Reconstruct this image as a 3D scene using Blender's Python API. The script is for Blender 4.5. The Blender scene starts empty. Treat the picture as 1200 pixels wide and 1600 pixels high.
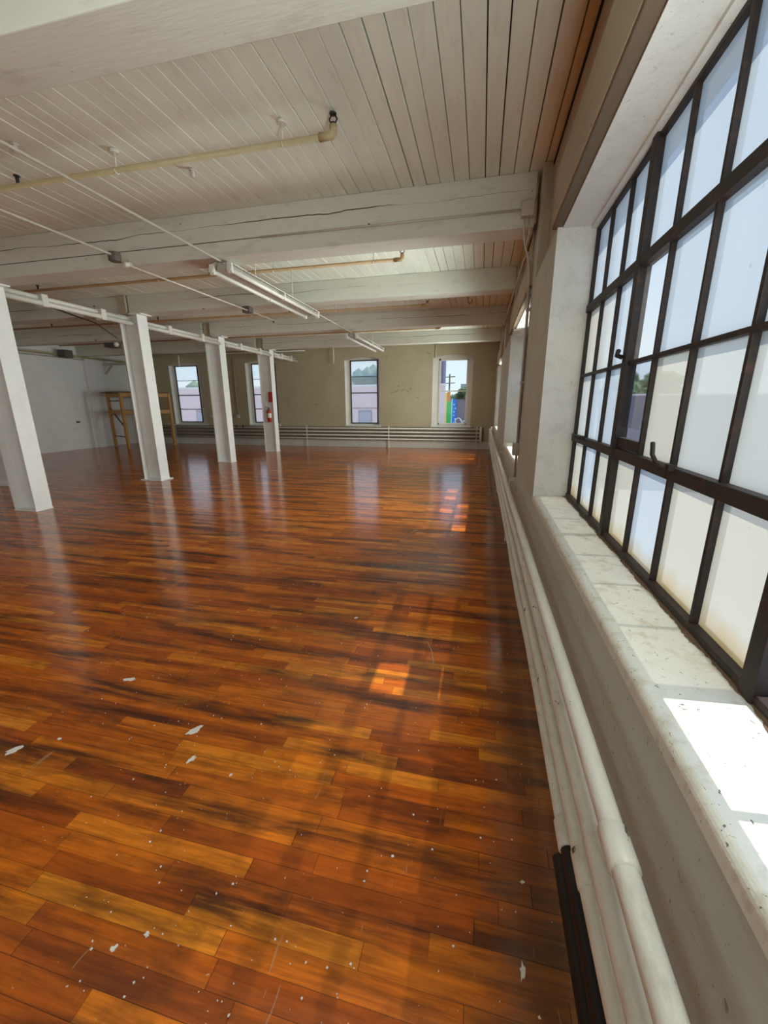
import bpy, bmesh, math, random
from mathutils import Vector, Matrix

# ---------------------------------------------------------------- camera, sky, sun, exposure
scene = bpy.context.scene
C = scene.collection
random.seed(7)

def setup_camera():
    cam = bpy.data.cameras.new('camera')
    co = bpy.data.objects.new('camera', cam)
    C.objects.link(co)
    yaw, pitch, roll = -0.231431, -0.262062, -0.0049032
    fw = Vector((math.sin(yaw) * math.cos(pitch), math.cos(yaw) * math.cos(pitch), math.sin(pitch)))
    rt = Vector((math.cos(yaw), -math.sin(yaw), 0))
    up = rt.cross(fw)
    c, s = math.cos(roll), math.sin(roll)
    r2 = c * rt + s * up
    u2 = -s * rt + c * up
    m = Matrix((r2, u2, -fw)).transposed().to_4x4()
    m.translation = Vector((0, 0, 1.55))
    co.matrix_world = m
    cam.sensor_fit = 'VERTICAL'
    cam.sensor_height = 36
    cam.lens = 629.75 / 1600 * 36
    cam.clip_start = 0.02
    cam.clip_end = 400
    scene.camera = co

setup_camera()
SKY_LOW = (0.80, 0.93, 1.0, 1)
SKY_HIGH = (0.22, 0.42, 0.95, 1)
SKY_STRENGTH = 1.15
SUN_STRENGTH = 5.2
SUN_DIR = Vector((-0.575, -0.05, -1.0))
scene.view_settings.view_transform = 'Standard'
scene.view_settings.look = 'None'
scene.view_settings.gamma = 1
scene.view_settings.use_curve_mapping = False
scene.view_settings.exposure = 0.0
scene.cycles.caustics_refractive = False
scene.cycles.caustics_reflective = False
scene.cycles.max_bounces = 10
scene.cycles.diffuse_bounces = 7
scene.cycles.transparent_max_bounces = 16
scene.cycles.sample_clamp_indirect = 6.0

w = bpy.data.worlds.new('sky')
scene.world = w
w.use_nodes = True
nt = w.node_tree
bg = nt.nodes['Background']
tc = nt.nodes.new('ShaderNodeTexCoord')
sx = nt.nodes.new('ShaderNodeSeparateXYZ')
rp = nt.nodes.new('ShaderNodeValToRGB')
nt.links.new(tc.outputs['Generated'], sx.inputs[0])
nt.links.new(sx.outputs['Z'], rp.inputs[0])
nt.links.new(rp.outputs[0], bg.inputs[0])
rp.color_ramp.elements[0].position = 0.0
rp.color_ramp.elements[0].color = SKY_LOW
rp.color_ramp.elements[1].position = 0.75
rp.color_ramp.elements[1].color = SKY_HIGH
bg.inputs[1].default_value = SKY_STRENGTH

sun = bpy.data.lights.new('sun', 'SUN')
sun.energy = SUN_STRENGTH
sun.angle = 0.009
sun.color = (1.0, 0.95, 0.86)
so = bpy.data.objects.new('sun', sun)
C.objects.link(so)
so.rotation_euler = SUN_DIR.to_track_quat('-Z', 'Y').to_euler()
so.location = (10, 2, 20)

# fill lamps added at made-up tall openings behind the photographer (back wall and side wall)
def fill_light(name, loc, direction, sx_, sy_, energy, col, spread=180):
    l = bpy.data.lights.new(name, 'AREA')
    l.shape = 'RECTANGLE'
    l.size, l.size_y = sx_, sy_
    l.energy = energy
    l.color = col
    l.spread = math.radians(spread)
    o = bpy.data.objects.new(name, l)
    C.objects.link(o)
    o.location = loc
    o.rotation_euler = Vector(direction).to_track_quat('-Z', 'Z').to_euler()
    return o
BACK_LIGHT, SIDE_LIGHT, BAY_LIGHT, NEAR_LIGHT = 10, 45, 145, 88
COOL = (0.89, 0.98, 0.94)
for x in (-11.4, -7.6, -3.8):
    fill_light('fill_lamp', (x, -7.2, 1.75), (0, 1, 0.0), 2.6, 2.0, BACK_LIGHT, COOL)
# added fill lamps in made-up side openings behind the camera, and in the near end of the first side window where the panes are missing
def side_fill(x, y, length, energy, up):
    for z, u in ((1.09, up), (1.50, up), (1.91, up), (2.32, -0.25)):
        fill_light('fill_lamp', (x, y, z), (-1, 0.1, u), length, 0.34, energy / 4, COOL)
side_fill(0.585, -2.55, 2.3, SIDE_LIGHT, 0.6)
side_fill(0.585, -5.35, 2.3, SIDE_LIGHT, 0.6)
side_fill(0.585, 0.50, 0.82, NEAR_LIGHT, 0.95)
# added fill lamps standing inside the second and third side window bays
for y, l in ((6.14, 2.7), (12.15, 2.3)):
    fill_light('bay_fill_lamp', (0.635, y, 1.74), (-1, 0, 0), l, 1.45, BAY_LIGHT, COOL, 130)

# ---------------------------------------------------------------- materials
def newmat(name):
    m = bpy.data.materials.new(name)
    m.use_nodes = True
    return m, m.node_tree, m.node_tree.nodes['Principled BSDF']

class N:
    """small node builder"""
    def __init__(s, nt): s.nt = nt
    def node(s, t, **kw):
        n = s.nt.nodes.new(t)
        for k, v in kw.items(): setattr(n, k, v)
        return n
    def link(s, a, b): s.nt.links.new(a, b)
    def val(s, x, sock):
        if isinstance(x, (int, float)): sock.default_value = x
        elif isinstance(x, tuple): sock.default_value = x if len(x) == 4 or sock.type == 'VECTOR' else (*x, 1)
        else: s.link(x, sock)
    def math(s, op, a, b=0.0, c=None, clamp=False):
        n = s.node('ShaderNodeMath', operation=op)
        n.use_clamp = clamp
        s.val(a, n.inputs[0]); s.val(b, n.inputs[1])
        if c is not None: s.val(c, n.inputs[2])
        return n.outputs[0]
    def mix(s, f, a, b, mode='MIX'):
        n = s.node('ShaderNodeMix', data_type='RGBA', blend_type=mode)
        s.val(f, n.inputs[0]); s.val(a, n.inputs[6]); s.val(b, n.inputs[7])
        return n.outputs[2]
    def co(s): return s.node('ShaderNodeTexCoord').outputs['Object']
    def mapv(s, v, scale=(1, 1, 1), loc=(0, 0, 0)):
        n = s.node('ShaderNodeMapping')
        n.inputs['Scale'].default_value = scale
        n.inputs['Location'].default_value = loc
        s.link(v, n.inputs[0])
        return n.outputs[0]
    def noise(s, v, scale, detail=4, rough=0.55, dist=0.0):
        n = s.node('ShaderNodeTexNoise')
        n.inputs['Scale'].default_value = scale
        n.inputs['Detail'].default_value = detail
        n.inputs['Roughness'].default_value = rough
        n.inputs['Distortion'].default_value = dist
        s.link(v, n.inputs['Vector'])
        return n.outputs[0]
    def ramp(s, f, stops):
        n = s.node('ShaderNodeValToRGB')
        r = n.color_ramp
        while len(r.elements) < len(stops): r.elements.new(0.5)
        for e, (p, c) in zip(r.elements, stops):
            e.position = p
            e.color = (c, c, c, 1) if isinstance(c, (int, float)) else (*c, 1)
        s.link(f, n.inputs[0])
        return n.outputs[0]
    def bump(s, h, strength, dist, bsdf):
        n = s.node('ShaderNodeBump')
        n.inputs['Strength'].default_value = strength
        n.inputs['Distance'].default_value = dist
        s.link(h, n.inputs['Height'])
        s.link(n.outputs[0], bsdf.inputs['Normal'])

def paint(name, col, dirt=(0.12, 0.09, 0.06), dirt_amt=0.35, scale=1.0, rough=0.55, bump=0.3,
          chips=0.0, chip_col=(0.06, 0.045, 0.03), bricks=False, speck=0.0, streak=(1, 1, 1)):
    m, t, b = newmat(name)
    k = N(t); v = k.co()
    vs = k.mapv(v, streak)
    n1 = k.noise(vs, 1.3 * scale, 5, 0.6)
    n2 = k.noise(vs, 9 * scale, 6, 0.65)
    base = k.mix(k.ramp(n1, [(0.3, 0.0), (0.75, 1.0)]), tuple(c * 0.90 for c in col), tuple(min(1, c * 1.06) for c in col))
    f = k.math('MULTIPLY', k.ramp(n2, [(0.52, 0.0), (0.78, 1.0)]), dirt_amt)
    base = k.mix(f, base, dirt)
    if chips:
        n3 = k.noise(vs, 14 * scale, 5, 0.6, 0.4)
        base = k.mix(k.ramp(n3, [(0.72 - chips, 0.0), (0.735 - chips, 1.0)]), base, chip_col)
    if speck:
        n4 = k.noise(k.mapv(v, (1, 1, 1), (3, 1, 2)), 60, 2, 0.5, 1.2)
        base = k.mix(k.math('MULTIPLY', k.ramp(n4, [(0.68, 0.0), (0.72, 1.0)]), speck), base, (0.05, 0.045, 0.035))
    k.link(base, b.inputs['Base Color'])
    b.inputs['Roughness'].default_value = rough
    h = k.noise(vs, 40 * scale, 4, 0.6)
    if bricks:
        # courses of painted brick: position along the wall and height
        s3 = k.node('ShaderNodeSeparateXYZ'); k.link(v, s3.inputs[0])
        cmb = k.node('ShaderNodeCombineXYZ')
        k.link(k.math('ADD', s3.outputs[0], s3.outputs[1]), cmb.inputs[0]); k.link(s3.outputs[2], cmb.inputs[1])
        br = k.node('ShaderNodeTexBrick')
        br.inputs['Scale'].default_value = 1.0
        br.inputs['Brick Width'].default_value = 0.21
        br.inputs['Row Height'].default_value = 0.075
        br.inputs['Mortar Size'].default_value = 0.006
        br.inputs['Mortar Smooth'].default_value = 0.6
        br.inputs['Color1'].default_value = (1, 1, 1, 1)
        br.inputs['Color2'].default_value = (0.85, 0.85, 0.85, 1)
        br.inputs['Mortar'].default_value = (0.1, 0.1, 0.1, 1)
        k.link(cmb.outputs[0], br.inputs['Vector'])
        h = k.math('ADD', k.math('MULTIPLY', h, 0.5), br.outputs['Color'])
        k.bump(h, 0.5, 0.006, b)
    else:
        k.bump(h, bump, 0.004, b)
    return m

def plain(name, col, rough=0.5, metal=0.0, vary=0.12):
    m, t, b = newmat(name)
    k = N(t); v = k.co()
    n = k.noise(v, 6, 4)
    k.link(k.mix(n, tuple(c * (1 - vary) for c in col), tuple(min(1, c * (1 + vary)) for c in col)), b.inputs['Base Color'])
    b.inputs['Roughness'].default_value = rough
    b.inputs['Metallic'].default_value = metal
    return m

def floor_material():
    m, t, b = newmat('varnished_strip_floor')
    k = N(t); v = k.co()
    s = k.node('ShaderNodeSeparateXYZ'); k.link(v, s.inputs[0])
    x, y = s.outputs[0], s.outputs[1]
    W = 0.066
    yr = k.math('DIVIDE', y, W)
    row = k.math('FLOOR', yr)
    wn = k.node('ShaderNodeTexWhiteNoise', noise_dimensions='1D'); k.link(row, wn.inputs['W'])
    off = wn.outputs['Value']
    ln = k.math('ADD', k.math('MULTIPLY', off, 0.45), 0.40)
    xr = k.math('DIVIDE', k.math('ADD', x, k.math('MULTIPLY', off, 37.0)), ln)
    col = k.math('FLOOR', xr)
    cb = k.node('ShaderNodeCombineXYZ'); k.link(row, cb.inputs[0]); k.link(col, cb.inputs[1])
    w2 = k.node('ShaderNodeTexWhiteNoise', noise_dimensions='3D'); k.link(cb.outputs[0], w2.inputs['Vector'])
    rnd = w2.outputs['Value']
    # grain stretched along each board, shifted per board
    gv = k.node('ShaderNodeCombineXYZ')
    k.link(k.math('ADD', k.math('MULTIPLY', x, 1.6), k.math('MULTIPLY', rnd, 50.0)), gv.inputs[0])
    k.link(k.math('MULTIPLY', y, 34.0), gv.inputs[1]); k.link(k.math('MULTIPLY', rnd, 9.0), gv.inputs[2])
    grain = k.noise(gv.outputs[0], 2.0, 6, 0.65, 0.5)
    base = k.ramp(rnd, [(0.0, (0.42, 0.085, 0.007)), (0.25, (0.55, 0.120, 0.007)), (0.5, (0.66, 0.158, 0.008)), (0.8, (0.76, 0.205, 0.010)), (1.0, (0.84, 0.275, 0.017))])
    base = k.mix(k.ramp(grain, [(0.35, 0.0), (0.72, 0.62)]), base, (0.15, 0.028, 0.005))
    # dark stains that run along the boards, breaking at board edges
    sv = k.node('ShaderNodeCombineXYZ')
    k.link(k.math('ADD', k.math('MULTIPLY', x, 0.72), k.math('MULTIPLY', rnd, 0.16)), sv.inputs[0])
    k.link(k.math('ADD', k.math('MULTIPLY', y, 7.5), k.math('MULTIPLY', off, 0.35)), sv.inputs[1])
    st = k.noise(sv.outputs[0], 1.15, 5, 0.62, 0.35)
    stm = k.math('MULTIPLY', k.ramp(st, [(0.48, 0.0), (0.65, 1.0)]), 0.90)
    base = k.mix(stm, base, (0.045, 0.013, 0.008))
    # small blotches and smudges in the old finish
    bl = k.noise(k.mapv(v, (5, 13, 1), (3, 1, 0)), 1.3, 5, 0.65)
    base = k.mix(k.math('MULTIPLY', k.ramp(bl, [(0.48, 0.0), (0.72, 1.0)]), 0.55), base, (0.10, 0.026, 0.008))
    # a few worn, pale patches
    wv = k.noise(k.mapv(v, (0.8, 2.2, 1), (4, 9, 0)), 1.0, 5, 0.6)
    base = k.mix(k.math('MULTIPLY', k.ramp(wv, [(0.60, 0.0), (0.75, 1.0)]), 0.35), base, (0.60, 0.24, 0.03))
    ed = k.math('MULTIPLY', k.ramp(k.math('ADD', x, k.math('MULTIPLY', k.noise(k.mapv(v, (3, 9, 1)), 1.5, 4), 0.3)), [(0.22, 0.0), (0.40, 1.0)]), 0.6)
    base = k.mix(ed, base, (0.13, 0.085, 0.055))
    # gaps between strips and at board ends
    fy = k.math('FRACT', yr); fx = k.math('FRACT', xr)
    gw = k.math('ADD', k.math('MULTIPLY', off, 0.035), 0.008)
    gap = k.math('MAXIMUM', k.math('LESS_THAN', fy, gw), k.math('LESS_THAN', fx, 0.004))
    base = k.mix(k.math('MULTIPLY', gap, 0.6), base, (0.02, 0.008, 0.004))
    # fine dust, paint spatter and short scratches
    sp = k.noise(k.mapv(v, (1, 1, 1), (2, 5, 0)), 55, 2, 0.5)
    spm = k.math('MULTIPLY', k.ramp(sp, [(0.745, 0.0), (0.765, 1.0)]), 0.8)
    base = k.mix(spm, base, (0.62, 0.52, 0.40))
    sc = k.noise(k.mapv(v, (30, 4, 1), (1, 3, 0)), 1.2, 3, 0.5, 1.5)
    base = k.mix(k.math('MULTIPLY', k.ramp(sc, [(0.70, 0.0), (0.73, 1.0)]), 0.35), base, (0.45, 0.30, 0.18))
    k.link(base, b.inputs['Base Color'])
    rn = k.noise(k.mapv(v, (0.9, 3, 1)), 1.6, 5, 0.6)
    k.link(k.math('ADD', k.math('MULTIPLY', rn, 0.16), 0.07), b.inputs['Roughness'])
    b.inputs['Specular IOR Level'].default_value = 0.42
    # strips cup a little, so reflections break up along the rows
    cup = k.math('MULTIPLY', k.math('ABSOLUTE', k.math('SUBTRACT', fy, 0.5)), -0.6)
    tilt = k.math('MULTIPLY', k.math('MULTIPLY', k.math('SUBTRACT', off, 0.5), fy), 0.8)
    h = k.math('ADD', k.math('ADD', cup, tilt), k.math('MULTIPLY', gap, -0.8))
    h = k.math('ADD', h, k.math('MULTIPLY', grain, 0.18))
    k.bump(h, 0.22, 0.004, b)
    return m

def beam_material():
    m, t, b = newmat('cracked_white_timber')
    k = N(t); v = k.co()
    s = k.node('ShaderNodeSeparateXYZ'); k.link(v, s.inputs[0])
    x, y, z = s.outputs
    n1 = k.noise(k.mapv(v, (0.6, 2, 3)), 1.2, 5, 0.6)
    base = k.mix(k.ramp(n1, [(0.3, 0.0), (0.75, 1.0)]), (0.60, 0.605, 0.53), (0.69, 0.695, 0.62))
    sm = k.noise(k.mapv(v, (1.5, 4, 5)), 2.2, 6, 0.65)
    base = k.mix(k.math('MULTIPLY', k.ramp(sm, [(0.56, 0.0), (0.78, 1.0)]), 0.35), base, (0.20, 0.15, 0.10))
    # long drying cracks that wander along the beam
    cmb = k.node('ShaderNodeCombineXYZ')
    k.link(k.math('MULTIPLY', x, 0.55), cmb.inputs[0]); k.link(k.math('FLOOR', k.math('MULTIPLY', y, 0.377)), cmb.inputs[1])
    wob = k.noise(cmb.outputs[0], 1.0, 5, 0.6)
    line = k.math('ADD', 3.33, k.math('MULTIPLY', wob, 0.20))
    d = k.math('ABSOLUTE', k.math('SUBTRACT', z, line))
    br = k.noise(k.mapv(v, (0.8, 0.3, 0.2), (7, 1, 2)), 1.0, 3, 0.5)
    wid = k.math('MULTIPLY', k.ramp(br, [(0.42, 0.0), (0.62, 1.0)]), 0.0045)
    base = k.mix(k.math('LESS_THAN', d, wid), base, (0.035, 0.025, 0.018))
    kn = k.noise(k.mapv(v, (3, 3, 3), (1, 8, 3)), 3.0, 1, 0.4)
    base = k.mix(k.ramp(kn, [(0.775, 0.0), (0.79, 1.0)]), base, (0.10, 0.07, 0.05))
    k.link(base, b.inputs['Base Color'])
    b.inputs['Roughness'].default_value = 0.6
    k.bump(k.noise(k.mapv(v, (2, 12, 12)), 3, 4), 0.35, 0.006, b)
    return m

def pane_material(name, tint, clear=0.16, dirt_z=None):
    """frosted or dirty glass that passes outdoor light diffusely; 'clear' lets part of it through unscattered"""
    m, t, b = newmat(name)
    t.nodes.remove(b)
    k = N(t); out = t.nodes['Material Output']
    v = k.co()
    tr = k.node('ShaderNodeBsdfTranslucent')
    n = k.noise(k.mapv(v, (1, 1.2, 0.9)), 2.2, 4, 0.55)
    col = k.mix(n, tuple(c * 0.93 for c in tint), tuple(min(1, c * 1.04) for c in tint))
    sp = k.noise(v, 28, 3, 0.6, 0.6)
    col = k.mix(k.math('MULTIPLY', k.ramp(sp, [(0.72, 0.0), (0.75, 1.0)]), 0.35), col, (0.18, 0.15, 0.10))
    if dirt_z is not None:
        s = k.node('ShaderNodeSeparateXYZ'); k.link(v, s.inputs[0])
        hgt = k.math('ADD', k.math('SUBTRACT', s.outputs[2], dirt_z), k.math('MULTIPLY', k.noise(v, 9, 5, 0.6), 0.10))
        f = k.ramp(hgt, [(0.10, 0.9), (0.20, 0.0)])
        col = k.mix(f, col, (0.30, 0.21, 0.07))
    k.link(col, tr.inputs[0])
    gl = k.node('ShaderNodeBsdfGlossy'); gl.inputs['Roughness'].default_value = 0.12
    mx = k.node('ShaderNodeMixShader'); mx.inputs[0].default_value = 0.04
    k.link(tr.outputs[0], mx.inputs[1]); k.link(gl.outputs[0], mx.inputs[2])
    res = mx.outputs[0]
    if clear:
        tp = k.node('ShaderNodeBsdfTransparent'); tp.inputs[0].default_value = (0.92, 0.90, 0.84, 1)
        m2 = k.node('ShaderNodeMixShader'); m2.inputs[0].default_value = clear
        k.link(res, m2.inputs[1]); k.link(tp.outputs[0], m2.inputs[2])
        res = m2.outputs[0]
    k.link(res, out.inputs[0])
    return m

def glass_material(name, sheet=True):
    m, t, b = newmat(name)
    if sheet:
        t.nodes.remove(b)
        k = N(t); out = t.nodes['Material Output']
        tp = k.node('ShaderNodeBsdfTransparent'); tp.inputs[0].default_value = (0.93, 0.96, 0.95, 1)
        gl = k.node('ShaderNodeBsdfGlossy'); gl.inputs['Roughness'].default_value = 0.03
        mx = k.node('ShaderNodeMixShader'); mx.inputs[0].default_value = 0.05
        k.link(tp.outputs[0], mx.inputs[1]); k.link(gl.outputs[0], mx.inputs[2])
        k.link(mx.outputs[0], out.inputs[0])
    else:
        b.inputs['Transmission Weight'].default_value = 1.0
        b.inputs['Roughness'].default_value = 0.02
        b.inputs['IOR'].default_value = 1.45
        b.inputs['Base Color'].default_value = (0.80, 0.84, 0.92, 1)
    return m

M = {}
M['floor'] = floor_material()
M['beam'] = beam_material()
M['board'] = paint('ceiling_board_paint', (0.83, 0.875, 0.775), (0.46, 0.41, 0.32), 0.30, 0.8, 0.6, 0.25, streak=(3, 0.5, 1))
M['pipe_shade'] = paint('painted_pipe_shade', (0.20, 0.175, 0.13), (0.10, 0.08, 0.06), 0.5)  # dark colour standing for shade behind the end wall pipes
M['dark'] = plain('dark_gap', (0.012, 0.010, 0.008), 0.9)
M['reveal'] = paint('white_plaster', (0.74, 0.73, 0.68), (0.35, 0.31, 0.24), 0.35, 1.0, 0.6, 0.35, speck=0.3)
M['pier'] = paint('greyish_wall_paint', (0.55, 0.555, 0.475), (0.26, 0.20, 0.14), 0.45, 0.9, 0.6, 0.5, speck=0.25)
M['lowwall'] = paint('grey_lower_wall_paint', (0.57, 0.58, 0.535), (0.20, 0.16, 0.12), 0.35, 1.0, 0.55, 0.35, speck=0.6, streak=(1, 0.35, 1))
M['farwall'] = paint('cream_wall_paint', (0.45, 0.40, 0.265), (0.33, 0.27, 0.18), 0.40, 0.8, 0.6, 0.4, bricks=True, speck=0.15)
M['leftwall'] = paint('cool_white_wall_paint', (0.78, 0.78, 0.77), (0.5, 0.48, 0.45), 0.25, 0.5, 0.5, 0.15)
M['plate'] = paint('brown_stained_timber', (0.15, 0.105, 0.065), (0.12, 0.085, 0.055), 0.5, 1.0, 0.65, 0.5, chips=0.04, streak=(1, 0.4, 2))
M['upper'] = paint('peeling_tan_paint', (0.46, 0.385, 0.275), (0.20, 0.15, 0.10), 0.5, 1.0, 0.65, 0.5, chips=0.03, streak=(1, 0.4, 2))
M['sill'] = paint('dusty_white_sill', (0.80, 0.79, 0.72), (0.42, 0.33, 0.19), 0.75, 1.6, 0.6, 0.5, speck=0.85, chips=0.035, chip_col=(0.34, 0.29, 0.20))
M['pipe'] = paint('chipped_white_pipe_paint', (0.74, 0.71, 0.64), (0.34, 0.28, 0.19), 0.6, 1.6, 0.35, 0.3, chips=0.055, chip_col=(0.10, 0.075, 0.05), streak=(1.5, 0.6, 1.5))
M['blackpipe'] = plain('bare_black_iron', (0.012, 0.010, 0.009), 0.5)
M['column'] = paint('white_column_paint', (0.87, 0.88, 0.86), (0.42, 0.38, 0.32), 0.15, 0.8, 0.45, 0.12)
M['rust'] = paint('rusty_steel_frame', (0.020, 0.012, 0.009), (0.12, 0.05, 0.022), 0.55, 2.0, 0.6, 0.4, speck=0.0)
M['darksteel'] = plain('dark_steel', (0.03, 0.028, 0.028), 0.5)
M['white'] = paint('white_enamel', (0.72, 0.70, 0.64), (0.4, 0.35, 0.28), 0.2, 1.2, 0.35, 0.1)
M['conduit'] = paint('painted_conduit', (0.58, 0.54, 0.46), (0.3, 0.25, 0.18), 0.3, 2.0, 0.4, 0.1)
M['yellowpipe'] = paint('yellowed_pipe_paint', (0.50, 0.42, 0.24), (0.30, 0.20, 0.09), 0.5, 1.5, 0.45, 0.2)
M['rustpipe'] = paint('rusty_pipe_paint', (0.42, 0.27, 0.13), (0.22, 0.11, 0.05), 0.6, 1.5, 0.55, 0.2)
M['greybox'] = plain('grey_box_enamel', (0.42, 0.40, 0.36), 0.5)
M['darkbox'] = plain('dirty_dark_box', (0.10, 0.085, 0.07), 0.6)
M['wood'] = paint('yellow_pine', (0.50, 0.27, 0.08), (0.26, 0.12, 0.03), 0.5, 1.5, 0.55, 0.2, streak=(0.6, 0.6, 3))
M['wooddark'] = paint('weathered_brown_plank', (0.17, 0.10, 0.06), (0.06, 0.04, 0.03), 0.6, 1.5, 0.7, 0.3)
M['red'] = plain('red_enamel', (0.42, 0.03, 0.02), 0.35)
M['black'] = plain('black_plastic', (0.015, 0.015, 0.015), 0.45)
M['label'] = plain('white_label', (0.75, 0.73, 0.68), 0.5)
M['cream_pane'] = pane_material('cream_frosted_pane', (0.43, 0.415, 0.33), dirt_z=0.84)
M['blue_pane'] = pane_material('bluish_frosted_pane', (0.38, 0.43, 0.45), dirt_z=0.84)
M['white_pane'] = pane_material('white_frosted_pane', (0.42, 0.435, 0.395), dirt_z=0.84)
M['sun_pane'] = pane_material('thinly_frosted_pane', (0.50, 0.485, 0.42), clear=0.85)
M['teal_pane'] = pane_material('teal_film_pane', (0.80, 1.0, 0.97), clear=0.55)
M['pale_pane'] = pane_material('pale_film_pane', (0.97, 1.0, 0.98), clear=0.72)
M['pink_pane'] = pane_material('pinkish_film_pane', (1.0, 0.97, 0.95), clear=0.72)
M['sheet'] = glass_material('clear_window_glass', True)
M['slab'] = glass_material('old_plate_glass', False)

# ---------------------------------------------------------------- mesh helpers
class MB:
    def __init__(s):
        s.bm = bmesh.new(); s.mats = []
    def mi(s, m):
        if m not in s.mats: s.mats.append(m)
        return s.mats.index(m)
    def faces(s, vs, fs, m):
        i = s.mi(m)
        bv = [s.bm.verts.new(v) for v in vs]
        out = []
        for f in fs:
            try:
                fc = s.bm.faces.new([bv[j] for j in f]); fc.material_index = i; out.append(fc)
            except ValueError: pass
        return out
    def box(s, a, b, m, rot=None, about=None):
        x0, y0, z0 = (min(a[i], b[i]) for i in range(3)); x1, y1, z1 = (max(a[i], b[i]) for i in range(3))
        vs = [(x0, y0, z0), (x1, y0, z0), (x1, y1, z0), (x0, y1, z0), (x0, y0, z1), (x1, y0, z1), (x1, y1, z1), (x0, y1, z1)]
        if rot is not None:
            c = Vector(about) if about is not None else Vector(((x0 + x1) / 2, (y0 + y1) / 2, (z0 + z1) / 2))
            vs = [tuple(rot @ (Vector(v) - c) + c) for v in vs]
        s.faces(vs, [(0, 3, 2, 1), (4, 5, 6, 7), (0, 1, 5, 4), (1, 2, 6, 5), (2, 3, 7, 6), (3, 0, 4, 7)], m)
        return s
    def bar(s, p, q, w_, h_, m, up=(0, 0, 1)):
        """rectangular bar from p to q, width w_ across, height h_ along up"""
        p, q = Vector(p), Vector(q); d = (q - p).normalized(); u = Vector(up)
        sd = d.cross(u)
        if sd.length < 1e-4: sd = d.cross(Vector((1, 0, 0)))
        sd.normalize(); u = sd.cross(d).normalized()
        vs = []
        for e in (p, q):
            for (i, j) in ((-1, -1), (1, -1), (1, 1), (-1, 1)):
                vs.append(tuple(e + sd * (i * w_ / 2) + u * (j * h_ / 2)))
        s.faces(vs, [(3, 2, 1, 0), (4, 5, 6, 7), (0, 1, 5, 4), (1, 2, 6, 5), (2, 3, 7, 6), (3, 0, 4, 7)], m)
        return s
    def tube(s, pts, r, m, seg=12, caps=True):
        pts = [Vector(p) for p in pts]
        i = s.mi(m)
        rs = r if isinstance(r, (list, tuple)) else [r] * len(pts)
        rings = []
        prev = None
        for n, p in enumerate(pts):
            if n == 0: d = pts[1] - pts[0]
            elif n == len(pts) - 1: d = pts[-1] - pts[-2]
            else: d = (pts[n + 1] - p).normalized() + (p - pts[n - 1]).normalized()
            d.normalize()
            if prev is None:
                a = Vector((0, 0, 1)) if abs(d.z) < 0.9 else Vector((1, 0, 0))
                u = d.cross(a).normalized()
            else:
                u = (prev - d * prev.dot(d)).normalized()
            prev = u
            v = d.cross(u)
            rings.append([s.bm.verts.new(p + (u * math.cos(2 * math.pi * j / seg) + v * math.sin(2 * math.pi * j / seg)) * rs[n]) for j in range(seg)])
        for a, b in zip(rings, rings[1:]):
            for j in range(seg):
                f = s.bm.faces.new((a[j], a[(j + 1) % seg], b[(j + 1) % seg], b[j])); f.material_index = i; f.smooth = True
        if caps:
            f = s.bm.faces.new(list(reversed(rings[0]))); f.material_index = i
            f = s.bm.faces.new(rings[-1]); f.material_index = i
        return s
    def prism(s, poly, axis, a, b, m):
        """extrude a 2D polygon along axis ('x','y','z') from a to b"""
        def P(u, v, t):
            return (t, u, v) if axis == 'x' else (u, t, v) if axis == 'y' else (u, v, t)
        n = len(poly)
        vs = [P(u, v, a) for u, v in poly] + [P(u, v, b) for u, v in poly]
        fs = [tuple(range(n)), tuple(reversed(range(n, 2 * n)))] + [(i, (i + 1) % n, n + (i + 1) % n, n + i) for i in range(n)]
        s.faces(vs, fs, m)
        return s
    def blob(s, c, r, m, seg=2, jitter=0.0, flat=(1, 1, 1)):
        i = s.mi(m)
        res = bmesh.ops.create_icosphere(s.bm, subdivisions=seg, radius=1)
        for v in res['verts']:
            kx = 1 + random.uniform(-jitter, jitter)
            v.co = Vector((v.co.x * r * flat[0] * kx, v.co.y * r * flat[1] * kx, v.co.z * r * flat[2] * kx)) + Vector(c)
        for v in res['verts']:
            for f in v.link_faces: f.material_index = i
        return s
    def build(s, name, parent=None, bevel=0.0, **props):
        bmesh.ops.recalc_face_normals(s.bm, faces=s.bm.faces)
        me = bpy.data.meshes.new(name); s.bm.to_mesh(me); s.bm.free()
        for m in s.mats: me.materials.append(m)
        o = bpy.data.objects.new(name, me); C.objects.link(o)
        if parent is not None:
            o.parent = parent
            o.matrix_parent_inverse = Matrix.Translation(-Vector(parent.location)) if parent.type == 'EMPTY' else Matrix()
        if bevel:
            b = o.modifiers.new('edge', 'BEVEL'); b.width = bevel; b.segments = 2; b.limit_method = 'ANGLE'
        for k_, v_ in props.items(): o[k_] = v_
        return o

def thing(name, label, cat, loc=(0, 0, 0), group=None):
    o = bpy.data.objects.new(name, None); C.objects.link(o)
    o.location = loc; o.empty_display_size = 0.1
    o['label'] = label; o['category'] = cat; o['kind'] = 'thing'
    if group: o['group'] = group
    return o

def T(label, cat, group=None):
    d = dict(label=label, category=cat, kind='thing')
    if group: d['group'] = group
    return d
S = dict(kind='structure')
def SL(label, cat): return dict(kind='structure', label=label, category=cat)

# ---------------------------------------------------------------- the room shell
XL, XR, YB, YF, ZC = -14.2, 0.42, -7.0, 14.55, 3.57
XG = 0.68            # glazing line of the side windows
XO = 0.795           # outer face of the side wall
ZS, ZH = 0.87, 2.66  # sill and head of the side windows
WINS = [(0.03, 3.20), (4.68, 7.60), (10.9, 13.4), (-3.9, -1.2), (-6.7, -4.0)]   # side windows along the right wall, the last two unseen and added for fill light

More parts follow.
